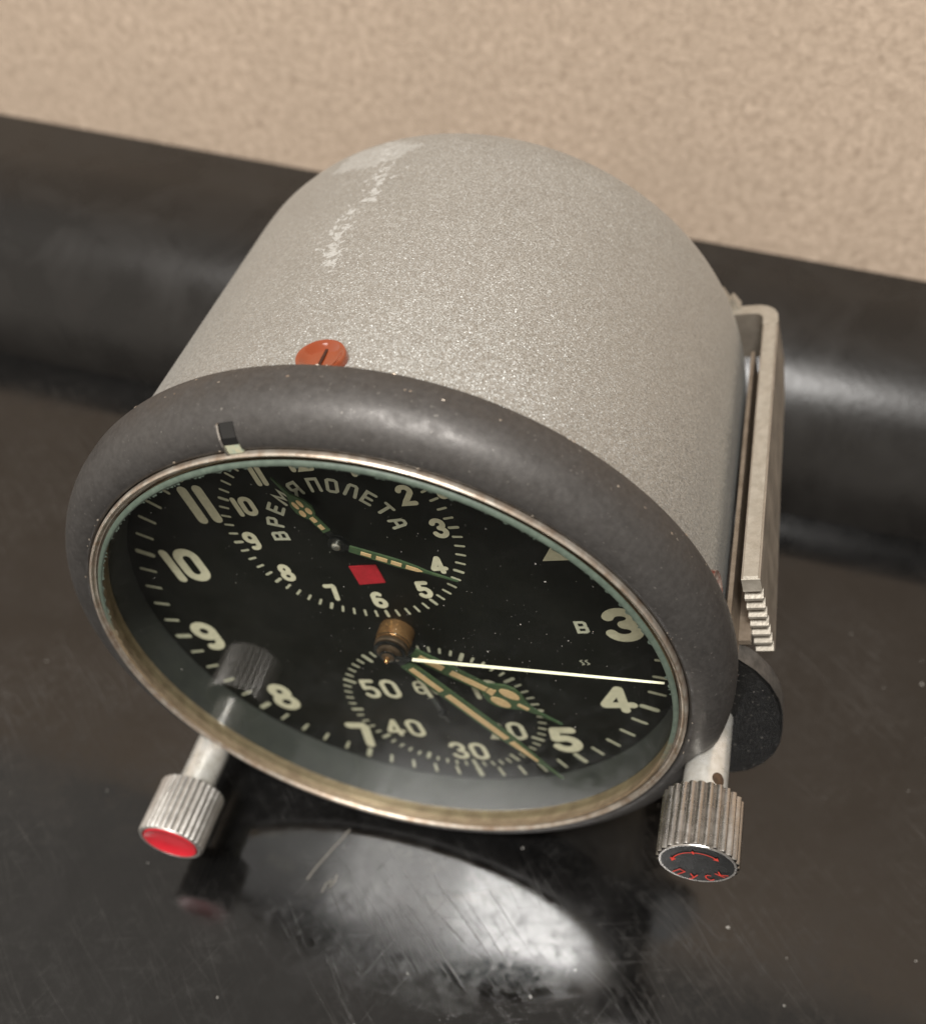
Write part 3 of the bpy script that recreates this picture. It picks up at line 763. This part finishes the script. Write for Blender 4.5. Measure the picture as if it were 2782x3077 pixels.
# bent return behind the case
pa = [(x1, 1.661)] + [(x1-0.10+0.10*cos(rad(a)), 1.70+0.10*sin(rad(a))) for a in range(0, 91, 15)] + [(0.80, 1.84), (0.80, 1.785)] + [(x0-0.045+0.045*cos(rad(a)), 1.70+0.045*sin(rad(a))) for a in range(90, -1, -15)] + [(x0, 1.661)]
bm = prism(bmesh.new(), [(x, y, -0.17) for x, y in pa], (0, 0, 0.21), 0, 1)
obj('bracket_return', fix(bm), [M_brkt, M_brktedge], brk, sharp=30)
# torn ragged tab on the return
bm = bmesh.new()
tb_ = [(1.06, 0.041), (1.035, 0.09), (1.02, 0.075), (1.0, 0.125), (0.985, 0.105), (0.965, 0.16), (0.945, 0.13), (0.90, 0.16), (0.86, 0.041)]
prism_xz(bm, tb_, 1.79, 1.835)
obj('bracket_tab', fix(bm), M_brktedge, brk, smooth=False)
bm = bmesh.new()
prism(bm, [(1.098, 0.25, -0.05), (1.098, 1.62, -0.05), (1.098, 1.62, -0.24), (1.098, 0.25, -0.40)], (0.014, 0, 0))
prism(bm, [(1.1125, 0.30, -0.20), (1.1125, 1.60, -0.14), (1.1125, 1.60, -0.16), (1.1125, 0.30, -0.22)], (0.037, 0, 0))
obj('bracket_inner_sheet', fix(bm), M_inner, brk, smooth=False)

# ------------------------------------------------------------------ lacquered screws
def screw(th, y, R, slot_deg, m=None):
    a = rad(th); n = Vector((sin(a), 0, cos(a))); c = n*1.0795 + Vector((0, y, 0))
    ta = Vector((0, 1, 0)); tb = n.cross(ta)
    bm = bmesh.new(); rows = []
    K = 40
    for rr, h in ((1.0, -0.004), (1.0, 0.003), (0.965, 0.012), (0.93, 0.0205), (0.90, 0.0205), (0.80, 0.0150), (0.70, 0.0095), (0.60, 0.0045), (0.52, 0.0022), (0.36, 0.0014), (0.2, 0.0010), (0.0, 0.0008)):
        if rr == 0: rows.append([bm.verts.new((c+n*h)*S)]); continue
        rows.append([bm.verts.new((c + n*h + ta*R*rr*cos(2*PI*i/K) + tb*R*rr*sin(2*PI*i/K))*S) for i in range(K)])
    for p, q in zip(rows, rows[1:]):
        for i in range(K):
            j = (i+1) % K
            bm.faces.new((p[i], p[j], q[j], q[i]) if len(q) > 1 else (p[i], p[j], q[0]))
    o = obj('case_screw', fix(bm), m or M_screw, root, sharp=85)
    s = rad(slot_deg); d = ta*cos(s) + tb*sin(s); e = n.cross(d)
    bm = bmesh.new()
    P = [c + n*0.0003 + d*q*R*0.74 + e*w_*R*0.055 for q, w_ in ((-1, -1), (1, -1), (1, 1), (-1, 1))]
    prism(bm, [tuple(p) for p in P], tuple(n*0.0050))
    obj('screw_slot', fix(bm), M_slotdark, o, smooth=False)
screw(10.0, 0.290, 0.074, 0)
screw(85.5, 0.280, 0.055, 70, M_screwdark)

# ------------------------------------------------------------------ dust on the glass, dial and table
def flecks(name, n, place, smin, smax, m, parent):
    bm = bmesh.new()
    for i in range(n):
        p, a, b, nn = place()
        s1 = random.uniform(smin, smax)*(1 if random.random() < .85 else 2); s2 = s1*random.uniform(0.4, 1.0)
        ph = random.uniform(0, PI)
        d = a*cos(ph) + b*sin(ph); e_ = nn.cross(d)
        top = bm.verts.new((p + nn*s2*0.5)*S)
        vs = [bm.verts.new((p + d*s1*u + e_*s2*v)*S) for u, v in ((1, 0.2), (0.1, 1), (-1, -0.1), (-0.2, -1))]
        for k in range(4): bm.faces.new((vs[k], vs[(k+1) % 4], top))
    o = obj(name, bm, m, parent, smooth=False)
    o['kind'] = 'stuff'
    return o
EX, EY, EZ = Vector((1, 0, 0)), Vector((0, 1, 0)), Vector((0, 0, 1))
def on_glass():
    while True:
        if random.random() < 0.65: x, z = random.gauss(0.35, 0.25), random.gauss(0.1, 0.22)
        else: x, z = random.uniform(-0.9, 0.9), random.uniform(-0.9, 0.9)
        if x*x+z*z < 0.86: return Vector((x, YG-0.0012, z)), EX, -EZ, -EY
flecks('glass_dust', 210, on_glass, 0.0006, 0.0019, M_dust, glass)
flecks('dial_dust', 70, lambda: (Vector((random.gauss(0.1, 0.35), YD-0.0022, random.gauss(0.2, 0.3))), EX, -EZ, -EY), 0.0008, 0.0018, M_dust, dial)
dt = flecks('tabletop_dust', 170, lambda: (Vector((random.uniform(-4.5, 4), random.uniform(-1.6, 2.0), 0.0004)), EX, EY, EZ), 0.0015, 0.0045, M_dust, None)
dt['label'] = 'pale dust flecks scattered over the black tabletop'
dt['category'] = 'dust'
# thin strands added in front of the clock, standing in for lit scratches
bm = bmesh.new()
def glint_strand(pts, r=0.004):
    P = [Vector((x, y, r*0.9)) for x, y in pts]
    prev = None
    for i, p in enumerate(P):
        d = (P[min(i+1, len(P)-1)]-P[max(i-1, 0)]).normalized(); n = Vector((-d.y, d.x, 0))
        row = [bm.verts.new((p + n*r*cos(q) + EZ*r*sin(q))*S) for q in (0, PI*2/3, PI*4/3)]
        if prev:
            for k in range(3): bm.faces.new((prev[k], prev[(k+1) % 3], row[(k+1) % 3], row[k]))
        prev = row
GLINTS = [[(-0.276, -0.297), (-0.258, -0.244), (-0.224, -0.165), (-0.174, -0.053)], [(-0.202, -0.333), (-0.197, -0.299), (-0.177, -0.275)], [(-0.181, -0.308), (-0.165, -0.279), (-0.167, -0.249)]]
for k, h in enumerate(GLINTS):
    pts = []
    for (xa, ya), (xb, yb) in zip(h, h[1:]):
        for q in range(6):
            t = q/6; pts.append((xa+(xb-xa)*t + random.gauss(0, 0.0005), ya+(yb-ya)*t + random.gauss(0, 0.0005)))
    pts.append(h[-1])
    glint_strand(pts, 0.0028 if k == 0 else 0.0022)
ln = obj('tabletop_glint', bm, M_glint, None)  # added strands: lit scratches put in as pale geometry
ln['kind'] = 'stuff'; ln['label'] = 'short pale strands standing in for lit scratches on the black tabletop'; ln['category'] = 'lit_scratch'
# nicks of bright metal along the bezel's back edge and lip
bm = bmesh.new()
for i in range(46):
    t = random.uniform(-1.2, 2.0)
    r, y = random.choice(((1.1335, 0.2035), (1.1375, 0.186), (1.0145, 0.0112), (1.1365, 0.15)))
    w_ = random.uniform(0.002, 0.008); h_ = random.uniform(0.0012, 0.004)
    d = Vector((sin(t), 0, cos(t))); tg = Vector((cos(t), 0, -sin(t)))
    c_ = d*(r+0.0006) + Vector((0, y-0.0006, 0))
    ax = Vector((0, 1, 0)) if r > 1.1 else d
    vs = [bm.verts.new((c_ + tg*w_*a_ + ax*h_*b_)*S) for a_, b_ in ((-1, 0), (-0.3, -1), (0.8, -0.4), (1, 0.3), (0, 1))]
    tp = bm.verts.new((c_ + (d if r > 1.1 else Vector((0, -1, 0)))*0.0012)*S)
    for k in range(5): bm.faces.new((vs[k], vs[(k+1) % 5], tp))
nk = obj('worn_nick', fix(bm), M_ring, bezel, smooth=False); nk['kind'] = 'stuff'
